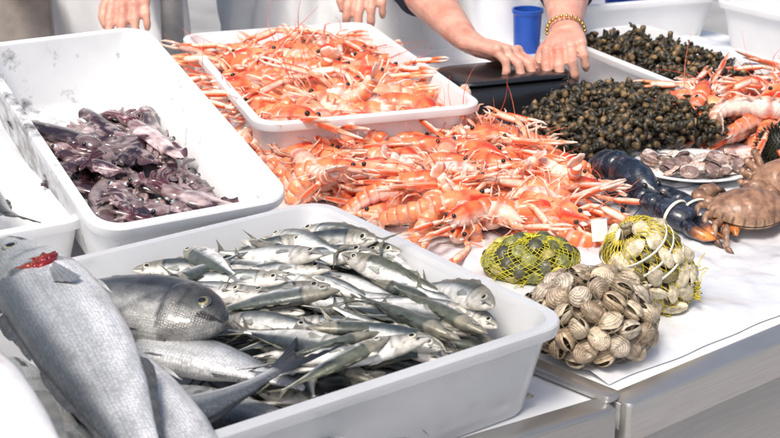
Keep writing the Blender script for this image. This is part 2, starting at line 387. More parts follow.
# ------------------------------------------------------------------ heightmap piles
class Pile:
    def __init__(s,W,x0,x1,y0,y1,base=0,cell=.004,rect=None):
        s.W=W;s.Wi=W.inverted();s.x0=x0;s.y0=y0;s.c=cell;s.rect=rect
        s.H=np.full((int((x1-x0)/cell),int((y1-y0)/cell)),float(base))
    def win(s,x,y,r):
        k=max(1,int(round(r/s.c)));i=int((x-s.x0)/s.c);j=int((y-s.y0)/s.c)
        return slice(max(0,i-k),max(1,min(s.H.shape[0],i+k+1))),slice(max(0,j-k),max(1,min(s.H.shape[1],j+k+1)))
    def ok(s,x,y,yaw,sm,pad=0):
        if not s.rect: return True
        c,n=math.cos(yaw),math.sin(yaw)
        for (a,b,t,r) in sm:
            X=x+c*a-n*b;Y=y+n*a+c*b
            if abs(X)>s.rect[0]-r-pad or abs(Y)>s.rect[1]-r-pad: return False
        return True
    def cost(s,x,y,yaw,sm):
        c,n=math.cos(yaw),math.sin(yaw);t_=0
        for (a,b,t,r) in sm:
            h=s.H[s.win(x+c*a-n*b,y+n*a+c*b,r)];t_+=float(h.max()) if h.size else 9
        return t_
    def best(s,gen,sm,k=8):
        c=[]
        for _ in range(k*4):
            x,y,w=gen()
            if s.ok(x,y,w,sm): c.append((s.cost(x,y,w,sm),x,y,w))
            if len(c)>=k: break
        return min(c)[1:] if c else None
    def place(s,x,y,yaw,sm,roll=0,scale=1,pct=80,maxs=.4,fill=.55,cap=None):
        c,n=math.cos(yaw),math.sin(yaw);need=[];pts=[]
        for (a,b,t,r) in sm:
            a*=scale;b*=scale;t*=scale;r*=scale
            X=x+c*a-n*b;Y=y+n*a+c*b;w=s.win(X,Y,r);h=s.H[w]
            h=float(h.max()) if h.size else 0
            need.append(h+t);pts.append((X,Y,a,t,r,w))
        A=np.array([p[2] for p in pts]);N=np.array(need)
        sl=float(np.polyfit(A,N,1)[0]) if len(A)>1 and A.std()>1e-4 else 0
        sl=max(-maxs,min(maxs,sl));z=float(np.percentile(N-sl*A,pct))
        if cap is not None:
            cz=cap(x,y) if callable(cap) else cap
            if z>cz: z=cz-R.uniform(0,.008);sl*=.5
        for (X,Y,a,t,r,w) in pts:
            if s.H[w].size: s.H[w]=np.maximum(s.H[w],z+sl*a+t*fill)
        return s.W@T(x,y,z)@RZ(yaw)@RY(-math.atan(sl))@RX(roll)@S(scale)
    def wyaw(s,yaw):
        d=s.Wi.to_3x3()@V3((math.cos(yaw),math.sin(yaw),0));return math.atan2(d.y,d.x)
    def loc(s,x,y):
        p=s.Wi@V3((x,y,TZ));return p.x,p.y
def inpoly(x,y,P):
    c=False;j=len(P)-1
    for i in range(len(P)):
        if (P[i][1]>y)!=(P[j][1]>y) and x<(P[j][0]-P[i][0])*(y-P[i][1])/(P[j][1]-P[i][1])+P[i][0]: c=not c
        j=i
    return c
# ------------------------------------------------------------------ trays & boxes
def rrect(w,l,r,z,n=6):
    o=[]
    for cx,cy,a0 in ((w/2-r,l/2-r,0),(-w/2+r,l/2-r,PI/2),(-w/2+r,-l/2+r,PI),(w/2-r,-l/2+r,1.5*PI)):
        for i in range(n+1):
            a=a0+PI/2*i/n;o.append((cx+r*math.cos(a),cy+r*math.sin(a),z))
    return o
def rings(R_,mat,name,sharp=35):
    m=MB();n=len(R_[0])
    for q in R_:
        for p in q: m.v(p)
    for i in range(len(R_)-1):
        for j in range(n):
            k=(j+1)%n;m.F.append((i*n+j,i*n+k,(i+1)*n+k,(i+1)*n+j))
    m.F.append(tuple(range(n))[::-1]);m.F.append(tuple((len(R_)-1)*n+j for j in range(n)))
    return m.mesh(name,mat,sharp)
def tray_mesh(w,l,h,mat,r=.035,taper=.02,lip=.012):
    a=[(w-2*taper-lip,l-2*taper-lip,r,0),(w-2*taper*.9-lip,l-2*taper*.9-lip,r,.004),(w-lip*1.6,l-lip*1.6,r,h-.012),(w-.002,l-.002,r+.003,h-.013),(w,l,r+.004,h-.011),(w,l,r+.004,h-.002),
       (w-.003,l-.003,r+.003,h),(w-lip*2,l-lip*2,r-.004,h),(w-lip*2-.003,l-lip*2-.003,r-.005,h-.003),(w-2*taper-lip*2-.004,l-2*taper-lip*2-.004,r-.008,.014),(w-2*taper-lip*2-.014,l-2*taper-lip*2-.014,r-.012,.009)]
    return rings([rrect(*q) for q in a],mat,'tray_mesh')
def box_mesh(w,l,h,mat,bv=.004,r=None):
    r=r or bv*1.5
    a=[(w-2*bv,l-2*bv,r,0),(w,l,r,bv),(w,l,r,h-bv),(w-bv*.6,l-bv*.6,r,h-bv*.3),(w-2*bv,l-2*bv,r,h)]
    return rings([rrect(*q,3) for q in a],mat,'box_mesh',30)
def prism(P,z0,z1,mat,name='prism'):
    m=MB();n=len(P)
    for z in (z0,z1):
        for p in P: m.v((p[0],p[1],z))
    for j in range(n):
        k=(j+1)%n;m.F.append((j,k,n+k,n+j))
    m.F.append(tuple(range(n))[::-1]);m.F.append(tuple(range(n,2*n)))
    me=m.mesh(name,mat,20);return me
# ------------------------------------------------------------------ SETTING
m=MB()
for p in ((-40,-20,0),(40,-20,0),(40,60,0),(-40,60,0)): m.v(p)
m.F.append((0,1,2,3))
g=ob('ground',m.mesh('ground',m_floor),label='grey paved ground under the market stall',kind='structure')
S0=V3((.235,1.372,0));rd=V3((.777,.629,0));ld=V3((-.857,-.515,0));nv=V3((-.629,.777,0));DP=1.3
def stall(name,P,dirv,label):
    e=ob(name,None,label=label,cat='market stall')
    a,b=P[0],P[1]
    top=ob('tabletop',prism([(p.x,p.y) for p in P],TZ-.03,TZ,m_top),parent=e)
    L=(b-a).length;yaw=math.atan2(dirv.y,dirv.x)
    inw=V3((-dirv.y,dirv.x,0));
    if inw.dot(nv)<0: inw=-inw
    mid=(a+b)/2
    tr=ob('steel_trim',box_mesh(L,.034,.05,m_steel,.005),T(mid.x+inw.x*.004,mid.y+inw.y*.004,TZ-.046)@RZ(yaw),parent=e)
    fp=ob('front_panel',box_mesh(L,.012,.5,m_steel,.002),T(mid.x+inw.x*.012,mid.y+inw.y*.012,TZ-.548)@RZ(yaw),parent=e)
    for q,k in ((.05,.08),(.95,.08),(.05,DP-.1),(.95,DP-.1)):
        c=a.lerp(b,q)+nv*k
        ob('leg',box_mesh(.05,.05,TZ-.03,m_steel,.004),T(c.x,c.y,0),parent=e)
    return e
A1=S0+ld*.012
stall('stall_counter',[S0,S0+rd*1.4,S0+rd*1.4+nv*DP,S0+nv*DP],rd,'white-topped market counter with brushed steel front edge')
stall('stall_counter',[A1,A1+ld*1.25,A1+ld*1.25+nv*DP,A1+nv*DP],ld,'white-topped market counter joining at an angle, under fish trays')
dv=V3((-.70,.714,0));c=S0+dv*.10
ob('divider_bar',box_mesh(.2,.022,.010,m_steel,.003),T(c.x-.006,c.y,TZ+.001)@RZ(math.atan2(dv.y,dv.x)),label='raised steel joint bar between two counters',cat='metal bar')
m=MB();nx,ny=150,130
for i in range(nx):
    for j in range(ny):
        p=S0+rd*(.02+1.3*i/(nx-1))+nv*(.035+1.2*j/(ny-1))
        p=p+nv*(.004*noise.noise(V3((i*.12,0,0))))*(1 if j==0 else 0)
        z=.0035+.008*abs(noise.noise(V3((p.x*11,p.y*11,0))))+.008*abs(noise.noise(V3((p.x*34,p.y*34,3))))
        e_=min(1,j/3);z=.002+z*e_
        m.v((p.x,p.y,TZ+z))
for i in range(nx-1):
    for j in range(ny-1): m.F.append((i*ny+j,(i+1)*ny+j,(i+1)*ny+j+1,i*ny+j+1))
ob('plastic_film',m.mesh('film',m_paper),label='crinkled wet white plastic film spread over the counter',cat='plastic film')
def put_tray(w,l,h,mat,cx,cy,z,yaw,label,tilt=0,name='fish_tray',pivot=None):
    W=T(cx,cy,TZ+z)@RZ(yaw)
    if tilt: W=W@T(0,-l/2,0)@RX(tilt)@T(0,l/2,0)
    o=ob(name,tray_mesh(w,l,h,mat),W,label=label,cat='tray');return o,W
y1=math.radians(36.3)
tray1,W1=put_tray(.62,.451,.10,m_trayclear,-.20,1.35,.002,y1,'translucent white plastic tray full of small silver fish')
y2=math.radians(18)
tray2,W2=put_tray(.345,.60,.10,m_tray,-.115,2.366,.002,y2,'white plastic tray heaped with orange langoustines')
y3=math.radians(30)
u3=V3((.866,.5,0));v3=V3((-.5,.866,0))
c3=V3((-.125,1.72,0))-u3*.125+v3*.245
tray3,W3=put_tray(.25,.49,.10,m_traydirty,c3.x,c3.y,.012,y3,'tilted white tray stained with squid ink',tilt=math.radians(14))
ob('plastic_block',box_mesh(.10,.04,.07,m_tray,.005),T(c3.x+v3.x*.16,c3.y+v3.y*.16,TZ+.001)@RZ(y3),label='low white block propping up the squid tray',cat='plastic block')
tray4,W4=put_tray(.3,.5,.09,m_tray,-.605,1.82,.002,math.radians(30),'white plastic tray beside the squid tray')
y5=math.radians(25);u5=V3((math.cos(y5),math.sin(y5),0));v5=V3((-u5.y,u5.x,0))
c5=V3((.477,2.31,0))+u5*.105+v5*.22
tray5,W5=put_tray(.21,.44,.075,m_tray,c5.x,c5.y,.002,y5,'white plastic tray full of dark sea snails')
tray6,W6=put_tray(.36,.55,.10,m_tray,.93,2.78,.002,math.radians(35),'empty white plastic tray')
tray7,W7=put_tray(.34,.34,.09,m_tray,.46,3.09,.002,math.radians(20),'white plastic tray behind the snails')
# ------------------------------------------------------------------ langoustines
O=(.86,.185,.058);O2=(.9,.32,.14);PK=(.93,.57,.41);WH=(.94,.80,.70);RD=(.70,.05,.02)
LV=[];LVs=[]
for k in range(14):
    r=random.Random(100+k)
    top=lerp3(O,O2,r.random());low=lerp3(PK,WH,r.random())
    if k in (4,9): top=lerp3(top,PK,.4)
    cu=[.05,.12,.28,.45,.40,.2,.5,.08,.32,.42,.42,.22,.3,.12][k]
    me=crust(r,top,low,WH,RD,curl=cu,cw=r.uniform(.75,1.0),cl=r.uniform(.85,1.15),bw=1.2,tipc=(.92,.70,.58)).mesh('langoustine_mesh',m_shell)
    LV.append(me)
    if cu<.25: LVs.append(me)
LS=[(.04,0,.011,.009),(.018,0,.012,.010),(-.01,0,.012,.010),(-.035,0,.010,.009),(-.055,0,.007,.007)]
def langs(pile,n,samp,group,label,cap,sc0=.95,sc1=1.2,yawf=None):
    for i in range(n):
        def gen():
            x,y=samp();return x,y,(yawf() if yawf else R.uniform(0,2*PI))
        x,y,yaw=pile.best(gen,LS,7)
        q=R.random();me=R.choice(LV)
        roll=R.uniform(-.5,.5)
        if q>.92: roll=PI+R.uniform(-.4,.4);me=R.choice(LVs)
        elif q>.70: roll=R.choice([1,-1])*R.uniform(.9,1.4)
        Mx=pile.place(x,y,yaw,LS,roll,R.uniform(sc0,sc1),pct=60,maxs=.20,fill=.2,cap=cap)
        ob('langoustine',me,Mx,label=label,cat='langoustine',group=group)
WT=T(0,0,TZ)
PT=Pile(WT,-1,1.3,1.0,3.3,.008)
poly=[(-.17,2.10),(-.11,2.20),(.0,2.24),(.12,2.24),(.22,2.07),(.245,1.92),(.205,1.825),(.09,1.815),(0,1.90),(-.08,1.95),(-.14,2.0)]
def sampoly(P,cx=None,cy=None,pull=.0):
    xs=[p[0] for p in P];ys=[p[1] for p in P]
    def f():
        while True:
            x=R.uniform(min(xs),max(xs));y=R.uniform(min(ys),max(ys))
            if inpoly(x,y,P):
                if cx is not None: x+=(cx-x)*pull*R.random();y+=(cy-y)*pull*R.random()
                return x,y
    return f
def dome(cx,cy,rx,ry,h,b=.02): return lambda x,y: b+h*math.sqrt(max(0,1-((x-cx)/rx)**2-((y-cy)/ry)**2))
langs(PT,140,sampoly(poly),'langoustines heaped on the counter','orange and white langoustine heaped on the white counter',dome(.06,2.02,.30,.30,.042,.02),.9,1.15,yawf=lambda:R.gauss(-.5,.7)+(PI if R.random()<.45 else 0))
P2=Pile(W2,-.3,.3,-.45,.45,.012)
P2.H[:]=.085
i0=int((-.155+.3)/.004);i1=int((.155+.3)/.004);j0=int((-.275+.45)/.004);j1=int((.275+.45)/.004)
P2.H[i0:i1,j0:j1]=.03
langs(P2,80,lambda:(R.uniform(-.11,.11),R.uniform(-.22,.22)),'langoustines in the tray','pink-orange langoustine in a white tray',dome(0,0,.2,.33,.036,.058),1.1,1.35,yawf=lambda:P2.wyaw(R.gauss(2.6,.6)+(PI if R.random()<.4 else 0)))
polyr=[(.465,2.325),(.50,2.37),(.56,2.44),(.74,2.44),(.74,2.22),(.56,2.20)]
langs(PT,52,sampoly(polyr),'langoustines beside the snails','orange langoustine heaped beside dark sea snails',.08)
# ------------------------------------------------------------------ small fish
FV=[]
for k in range(10):
    r=random.Random(300+k)
    FV.append(fish(.142,.031,.0165,PROF_SLIM,lerp3((.045,.06,.07),(.11,.12,.085),r.random()),lerp3((.40,.43,.43),(.54,.55,.52),r.random()),(.86,.83,.77),tail=.20,fork=.72,fin=(.25,.24,.18),n=48,kxy=r.uniform(-2.0,2.0),kxz=r.uniform(-2,2),eye=.0048,eyecol=(.72,.68,.52),line=.6,backlim=[.10,.25,.05,.15,.35,.1,.25,.05,.3,.15][k],headc=(.46,.40,.30),tw=.75).mesh('small_fish_mesh',m_fish))
P1=Pile(W1,-.35,.35,-.27,.27,.012,rect=(.286,.201))
FS=[(.06,0,.005,.006),(.03,0,.007,.009),(0,0,.007,.009),(-.03,0,.006,.008),(-.06,0,.003,.006),(-.092,0,.002,.004)]
polyf=[(-.30,1.56),(-.10,1.74),(.02,1.62),(.21,1.36),(.04,1.20),(-.06,1.26),(-.15,1.40)]
sf=sampoly(polyf);cnt=0
for i in range(215):
    def gen():
        x,y=sf();lx,ly=P1.loc(x,y)
        wy=R.gauss(math.radians(-30),.33)+(PI if R.random()<.35 else 0)
        if R.random()<.15: wy=R.uniform(0,2*PI)
        return lx,ly,P1.wyaw(wy)
    b=P1.best(gen,FS,7)
    if not b: continue
    q=R.uniform(.0,.8);roll=R.choice([q,PI-q]) if R.random()<.65 else R.choice([0,PI])+R.uniform(-.5,.5)
    Mx=P1.place(*b,FS,roll,R.uniform(.82,1.06),pct=65,maxs=.2,fill=.35,cap=.099+.008*math.sin(i))
    ob('small_fish',R.choice(FV),Mx,label='small silver fish with dark back piled in a tray',cat='fish',group='small silver fish in the tray')
# ------------------------------------------------------------------ large fish
def bass(kxy,kxz,rg): return fish(.50,.094,.050,PROF_BASS,(.09,.10,.11),(.56,.575,.58),(.9,.9,.89),tail=.17,fork=.3,fin=(.14,.14,.14),n=110,seg=64,kxy=kxy,kxz=kxz,eye=.009,eyecol=(.5,.47,.33),line=.8,backlim=.45,redgill=rg,headc=(.46,.46,.44)).mesh('bass_mesh',m_scale)
b1=bass(.3,-.2,True);b2=bass(-.4,.15,False);b3=bass(.5,-.1,False)
def lay(name,me,x,y,z,yawdeg,roll=0,pitch=0,scale=1,**k):
    return ob(name,me,T(x,y,TZ+z)@RZ(math.radians(yawdeg))@RY(math.radians(-pitch))@RX(math.radians(roll))@S(scale),**k)
kb=dict(cat='fish',group='large sea bass')
lay('sea_bass',b2,-.375,1.17,.105,117,roll=-8,pitch=3,label='large silver sea bass lying under another bass',**kb)
lay('sea_bass',b3,-.455,1.18,.095,114,roll=5,pitch=2,label='large silver sea bass at the edge of the pile',**kb)
lay('sea_bass',b3,-.200,1.14,.100,120,roll=-5,pitch=2,scale=.93,label='large silver sea bass partly covered in the tray',**kb)
lay('sea_bass',b1,-.278,1.225,.142,116,roll=-8,pitch=4,label='large silver sea bass with open red gill',**kb)
pf=fish(.46,.092,.055,PROF_BASS,(.55,.53,.50),(.8,.78,.75),(.9,.88,.85),n=80,seg=48,kxy=.4,eye=.009,line=.95,backlim=.7,headc=(.75,.68,.62)).mesh('pale_fish_mesh',m_pale)
lay('pale_fish',pf,-.330,1.045,.178,127,roll=-20,pitch=0,label='pale fish with reddish stains on the bass pile',cat='fish')
lay('sea_bass',b2,-.30,1.15,.045,112,roll=0,pitch=0,scale=.95,label='large silver sea bass at the bottom of the pile',**kb)
bre=fish(.28,.108,.060,PROF_BREAM,(.03,.034,.038),(.15,.155,.155),(.42,.42,.40),tail=.2,fork=.5,fin=(.1,.1,.1),n=96,seg=56,eye=.0095,eyecol=(.40,.34,.18),line=.7,backlim=.1,headc=(.085,.078,.065),pect=False,kxy=-1.0).mesh('bream_mesh',m_bream)
lay('sea_bream',bre,-.262,1.372,.110,-22,roll=18,pitch=0,scale=.80,label='dark grey sea bream head poking from under a bass',cat='fish')
sil=fish(.30,.085,.045,PROF_BASS,(.12,.13,.14),(.44,.46,.47),(.8,.8,.79),tail=.24,fork=.5,fin=(.04,.04,.045),n=64,seg=36,eye=.008,line=.7,backlim=.4,kxz=.3,tw=.6,tailk=1.6).mesh('silver_fish_mesh',m_scale)
lay('silver_fish',sil,-.205,1.165,.085,215,roll=14,pitch=-2,scale=.85,label='silver fish with dark forked tail fin in the tray',cat='fish')
sil2=fish(.30,.085,.045,PROF_BASS,(.12,.13,.14),(.48,.50,.51),(.8,.8,.79),tail=.2,fork=.45,fin=(.08,.08,.085),n=64,seg=36,eye=.008,line=.7,backlim=.4,kxz=.6).mesh('silver_fish_mesh',m_scale)
lay('silver_fish',sil2,-.185,1.31,.080,155,roll=188,pitch=0,scale=.8,label='silver fish half covered by small fish',cat='fish')
lay('silver_fish',sil2,-.13,1.24,.05,150,roll=5,pitch=0,scale=.75,label='silver fish at the bottom of the tray',cat='fish')
sil3=fish(.30,.085,.045,PROF_BASS,(.04,.045,.05),(.16,.17,.18),(.5,.5,.5),n=64,seg=36,eye=.008,line=.7,backlim=.2,kxz=.3).mesh('grey_fish_mesh',m_scale)
lay('grey_fish',sil3,-.530,1.80,.085,125,roll=20,pitch=0,scale=.85,label='dark grey fish lying in a side tray',cat='fish',group='grey fish in the side tray')
lay('grey_fish',sil3,-.585,1.80,.060,115,roll=10,pitch=0,scale=.85,label='dark grey fish lying in a side tray',cat='fish',group='grey fish in the side tray')
# ------------------------------------------------------------------ squid
SV=[squid_mesh(random.Random(500+k)).mesh('squid_mesh',m_squid) for k in range(10)]
P3=Pile(W3,-.14,.14,-.26,.26,.012,rect=(.094,.218))
SS=[(-.085,0,.006,.006),(-.05,0,.007,.012),(-.02,0,.007,.012),(.01,0,.007,.01),(.045,0,.003,.010),(.072,0,.003,.014)]
for i in range(34):
    def gen():
        return R.uniform(-.085,.085),R.uniform(-.20,.07),(P3.wyaw(R.gauss(math.radians(150),.7)) if R.random()<.6 else R.uniform(0,6.3))
    b=P3.best(gen,SS,8)
    if b: ob('squid',R.choice(SV),P3.place(*b,SS,R.choice([0,0,0,PI]),R.uniform(.85,1.08),pct=55,maxs=.10,fill=.25,cap=.042),label='glossy dark purple mottled squid in a tray',cat='squid',group='squid in the tilted tray')
# ------------------------------------------------------------------ snails
sn=snail_mesh();SM=sn.mesh('snail_mesh',m_snail)
polys=[(.20,2.24),(.27,2.36),(.36,2.43),(.46,2.43),(.53,2.25),(.50,2.18),(.40,2.14),(.30,2.10),(.24,2.15)]
def snailheap(pile,samp,env,nst,nind,label_st,labi,grp):
    m=MB();n=nst+nind;placed=[]
    for i in range(n):
        bestp=None
        for _ in range(14):
            x,y=samp();d=min([ (x-a)**2+(y-b)**2 for a,b in placed[-260:]] or [1])
            if bestp is None or d>bestp[0]: bestp=(d,x,y)
        _,x,y=bestp;placed.append((x,y))
        z=env(x,y)*(R.uniform(.45,.92) if i<nst else R.uniform(.90,1.08))+.006
        Mx=pile.W@T(x,y,z)@RZ(R.uniform(0,6.3))@RX(R.uniform(0,6.3))@RY(R.uniform(0,6.3))@S(R.uniform(.75,1.15))
        if i<nst:
            b=len(m.V);m.V+= [tuple(Mx@V3(p)) for p in sn.V];m.C+=sn.C;m.F+=[tuple(q+b for q in f) for f in sn.F]
        else: ob('sea_snail',SM,Mx,label=labi,cat='sea snail',group=grp)
    ob('sea_snail_heap',m.mesh('heap',m_snail),label=label_st,cat='sea snails',kind='stuff')
snailheap(PT,sampoly(polys),dome(.37,2.27,.20,.22,.055,.012),800,190,'lower layer of dark sea snails heaped on the counter','dark olive sea snail on a heap on the counter','sea snails heaped on the counter')
P5=Pile(W5,-.12,.12,-.24,.24,.03)
snailheap(P5,lambda:(R.uniform(-.078,.078),R.uniform(-.195,.195)),dome(0,0,.14,.28,.03,.045),480,108,'lower layer of dark sea snails in a white tray','dark olive sea snail in a white tray','sea snails in the tray')
# ------------------------------------------------------------------ clams & nets
CV=[clam_mesh(.0160,.0140,ca=(.60,.46,.30),cb=(.14,.09,.06),cu=(.74,.53,.42),stripes=9,fat=.68,rings=36,seg=32,cont=.8,patch=.25,ridge=.9,seed=1).mesh('clam_mesh',m_clam),
    clam_mesh(.0165,.0138,ca=(.50,.39,.27),cb=(.19,.13,.09),cu=(.74,.58,.46),stripes=8,fat=.68,rings=34,seg=32,cont=.7,patch=.3,ridge=.9,seed=5).mesh('clam_mesh',m_clam),
    clam_mesh(.0155,.0138,ca=(.72,.60,.43),cb=(.24,.165,.11),cu=(.8,.64,.52),stripes=9,fat=.66,rings=38,seg=32,cont=.75,patch=.2,ridge=.9,seed=9).mesh('clam_mesh',m_clam),
    clam_mesh(.0155,.0138,ca=(.58,.49,.38),cb=(.18,.14,.11),cu=(.8,.64,.52),stripes=8,fat=.68,rings=36,seg=32,cont=.75,patch=.4,ridge=.9,seed=13).mesh('clam_mesh',m_clam)]
def net(rx,ry,rz,n=26,tw=1.3,r=.0007,knot=True,flat=-.8,lump=.06,seed=0,pw=1.0):
    m=MB()
    def sp(ph,th,k=1.04):
        q=1+lump*noise.noise(V3((math.cos(th)*2+seed,math.sin(th)*2,ph*2)))
        z=rz*math.cos(ph)*q*k;z=max(z,flat*rz);s=math.sin(ph)**pw
        return (rx*s*math.cos(th)*q*k,ry*s*math.sin(th)*q*k,z)
    for sg in (1,-1):
        for i in range(n):
            P=[sp(.12+(PI-.3)*k/26,2*PI*i/n+sg*tw*k/26*PI*.6) for k in range(27)]
            P=[(x+.0012*noise.noise(V3((x*150,y*150,z*150))),y+.0012*noise.noise(V3((y*150,z*150,x*150))),z) for x,y,z in P]
            m.loft(P,[r]*27,4)
    if knot:
        for i in range(14):
            a=R.uniform(0,6.3);l=R.uniform(.006,.012)
            m.loft([(0,0,rz*.98),(.004*math.cos(a),.004*math.sin(a),rz+.003),(l*math.cos(a),l*math.sin(a),rz+.004+R.uniform(-.004,.005))],[.0014,.001,.0006],4)
    return m,sp
def netbag(x,y,rx,ry,rz,netmat,clams,nc,label,clab,grp,tilt=(0,0),yaw=0,sc=1,knot=True,cname='clam',ccat='clam',tw=1.3,nn=26,stretch=(1,1,1),kk0=.88,nr=.0007,pw=1.0,rt=.6,scrap=0,lump=.06):
    m,sp=net(rx,ry,rz,n=nn,tw=tw,knot=knot,seed=x*50,r=nr,pw=pw,lump=lump)
    for i in range(scrap):
        th=R.uniform(0,6.3);ph=R.uniform(1.9,2.6);p=V3(sp(ph,th,1.0));P=[]
        for k in range(8):
            P.append(p.copy());p=p+V3((R.uniform(-.005,.005),R.uniform(-.005,.005),R.uniform(-.003,.003)));p.z=max(-.78*rz,p.z)
        m.loft(P,[nr*1.4]*8,4)
    W=T(x,y,TZ+.006+rz*.8)@RZ(yaw)@RX(tilt[0])@RY(tilt[1])
    e=ob('net_bag',m.mesh('net',netmat),W,label=label,cat='net bag')
    for layer,(kk,num) in enumerate(((kk0,nc),(.55,nc//2))):
        for i in range(num):
            zz=1-(i+.5)/num*1.7;ph=math.acos(max(-1,min(1,zz)));th=i*2.39996
            p=V3(sp(ph,th,kk));nrm=V3((p.x/rx**2,p.y/ry**2,p.z/rz**2)).normalized()
            q=nrm.to_track_quat('Z','Y').to_matrix().to_4x4()
            Mx=W@T(*p)@q@RZ(R.uniform(0,6.3))@RX(R.uniform(-rt,rt))@RY(R.uniform(-rt,rt))@S(sc*R.uniform(.88,1.1)*stretch[0],sc*stretch[1],sc*stretch[2])
            ob(cname,R.choice(clams),Mx,label=clab,cat=ccat,group=grp)
    return e,W,sp
netbag(.218,1.488,.070,.066,.050,m_netb,CV,64,'net bag of plump striped brown clams on the counter','plump ridged brown and cream clam inside a net bag','clams in the net bag',knot=False,sc=.88,kk0=.90,nn=18,nr=.0004,rt=1.1)
DK=[clam_mesh(.011,.010,ca=(.34,.34,.08),cb=(.06,.07,.03),cu=(.4,.4,.2),stripes=7,cont=.4,patch=.6,fat=.6).mesh('green_clam_mesh',m_clam),
    clam_mesh(.011,.010,ca=(.58,.50,.13),cb=(.2,.17,.05),cu=(.6,.55,.3),stripes=7,cont=.4,patch=.5,fat=.6).mesh('green_clam_mesh',m_clam),
    clam_mesh(.011,.010,ca=(.12,.12,.06),cb=(.03,.03,.02),cu=(.3,.25,.15),stripes=7,cont=.4,patch=.5,fat=.6).mesh('green_clam_mesh',m_clam)]
netbag(.172,1.70,.058,.044,.028,m_net,DK,50,'small yellow net bag of greenish shellfish','small yellow-green shellfish inside a yellow net bag','shellfish in the yellow net bag',nn=34,nr=.00045,kk0=.90,scrap=20)
CR=[clam_mesh(.020,.012,ca=(.82,.72,.52),cb=(.55,.42,.25),cu=(.85,.8,.66),stripes=7,fat=.5,cont=.4,patch=.4).mesh('pale_shell_mesh',m_clam),
    clam_mesh(.018,.012,ca=(.78,.67,.47),cb=(.45,.34,.18),cu=(.8,.75,.6),stripes=7,fat=.5,cont=.4,patch=.4).mesh('pale_shell_mesh',m_clam),
    clam_mesh(.015,.010,ca=(.22,.18,.07),cb=(.06,.055,.03),cu=(.3,.25,.1),stripes=5,fat=.45,cont=.4,patch=.4).mesh('dark_shell_mesh',m_clam)]
e,Wn,spn=netbag(.300,1.605,.045,.042,.062,m_netg,CR,60,'plump yellow net bag of pale shellfish tied with cream straps','long pale shell inside a yellow net bag','shellfish in the tall net bag',tilt=(.32,-.55),knot=False,sc=.84,nn=30,tw=.8,kk0=.93,nr=.00055,pw=.55,scrap=110,lump=.03)
for k,(ph0,tt) in enumerate(((.86,.04),(1.10,-.05),(1.34,.04))):
    m=MB();n=48;P=[spn(ph0+tt*math.sin(2*PI*i/n+k),2*PI*i/n,1.055) for i in range(n+1)]
    m.loft(P,[(.0007,.0018)]*(n+1),6)
    ob('cream_strap',m.mesh('strap',m_white),parent=e)
# ------------------------------------------------------------------ plate of shells
W=T(.445,2.085,TZ+.010)
prof=[(.0,.0),(.045,.0),(.05,.002),(.082,.012),(.090,.014),(.090,.017),(.082,.0155),(.05,.006),(.0,.005)]
m=MB();n=48
for (r_,z) in prof:
    for j in range(n):
        a=2*PI*j/n;m.v((max(r_,.0005)*math.cos(a),max(r_,.0005)*.85*math.sin(a),z))
for i in range(len(prof)-1):
    for j in range(n):
        k=(j+1)%n;m.F.append((i*n+j,i*n+k,(i+1)*n+k,(i+1)*n+j))
ob('plate',m.mesh('plate',m_tray),W,label='white oval plate holding open shellfish',cat='plate')
PP=Pile(W,-.12,.12,-.12,.12,.007)
SCV=[clam_mesh(.016,.015,rad=True,ca=(.78,.6,.5),cb=(.4,.22,.17),cu=(.85,.75,.65),fat=.3).mesh('scallop_mesh',m_clam),
     clam_mesh(.014,.012,ca=(.85,.75,.66),cb=(.3,.2,.16),cu=(.85,.78,.7),fat=.4,stripes=7,cont=.3,patch=.6).mesh('scallop_mesh',m_clam),
     clam_mesh(.014,.012,ca=(.3,.2,.17),cb=(.1,.06,.05),cu=(.6,.5,.4),fat=.4,stripes=7,cont=.3,patch=.6).mesh('scallop_mesh',m_clam)]
for i in range(48):
    a=R.uniform(0,6.3);q=math.sqrt(R.random())*.070
    ob('scallop',R.choice(SCV),PP.place(q*math.cos(a),q*.82*math.sin(a),R.uniform(0,6.3),[(0,0,.005,.010)],R.uniform(-.7,.7),R.uniform(.75,1.05),fill=.3,cap=.026),label='pinkish white shellfish on a white plate',cat='shellfish',group='shellfish on the plate')
# ------------------------------------------------------------------ lobster
r=random.Random(21)
BL=(.008,.012,.022);BL2=(.03,.035,.05)
lob=crust(r,BL,BL2,(.12,.075,.05),(.02,.028,.045),curl=.36,cw=2.6,cl=1.08,open_=.3,ant=True,tipc=(.85,.28,.06),legc=(.03,.025,.03),bw=1.4)
lo=lay('lobster',lob.mesh('lobster_mesh',m_lob),.320,1.985,.050,-64,roll=0,pitch=-6,scale=1.48,label='dark blue-black lobster with heavy banded claws on the counter',cat='lobster')
for (w_,d_,pl_,cw_) in lob.info:
    m=MB();q=d_.cross(V3((0,0,1))).normalized();u=q.cross(d_)
    for off in (.48,):
        P=[w_+d_*pl_*off+q*math.cos(a)*.0063*cw_+u*math.sin(a)*.0050*cw_ for a in [2*PI*i/20 for i in range(21)]]
        m.loft(P,[(.0010,.0016)]*21,6,up=d_)
    ob('claw_band',m.mesh('claw_band',m_white),parent=lo)
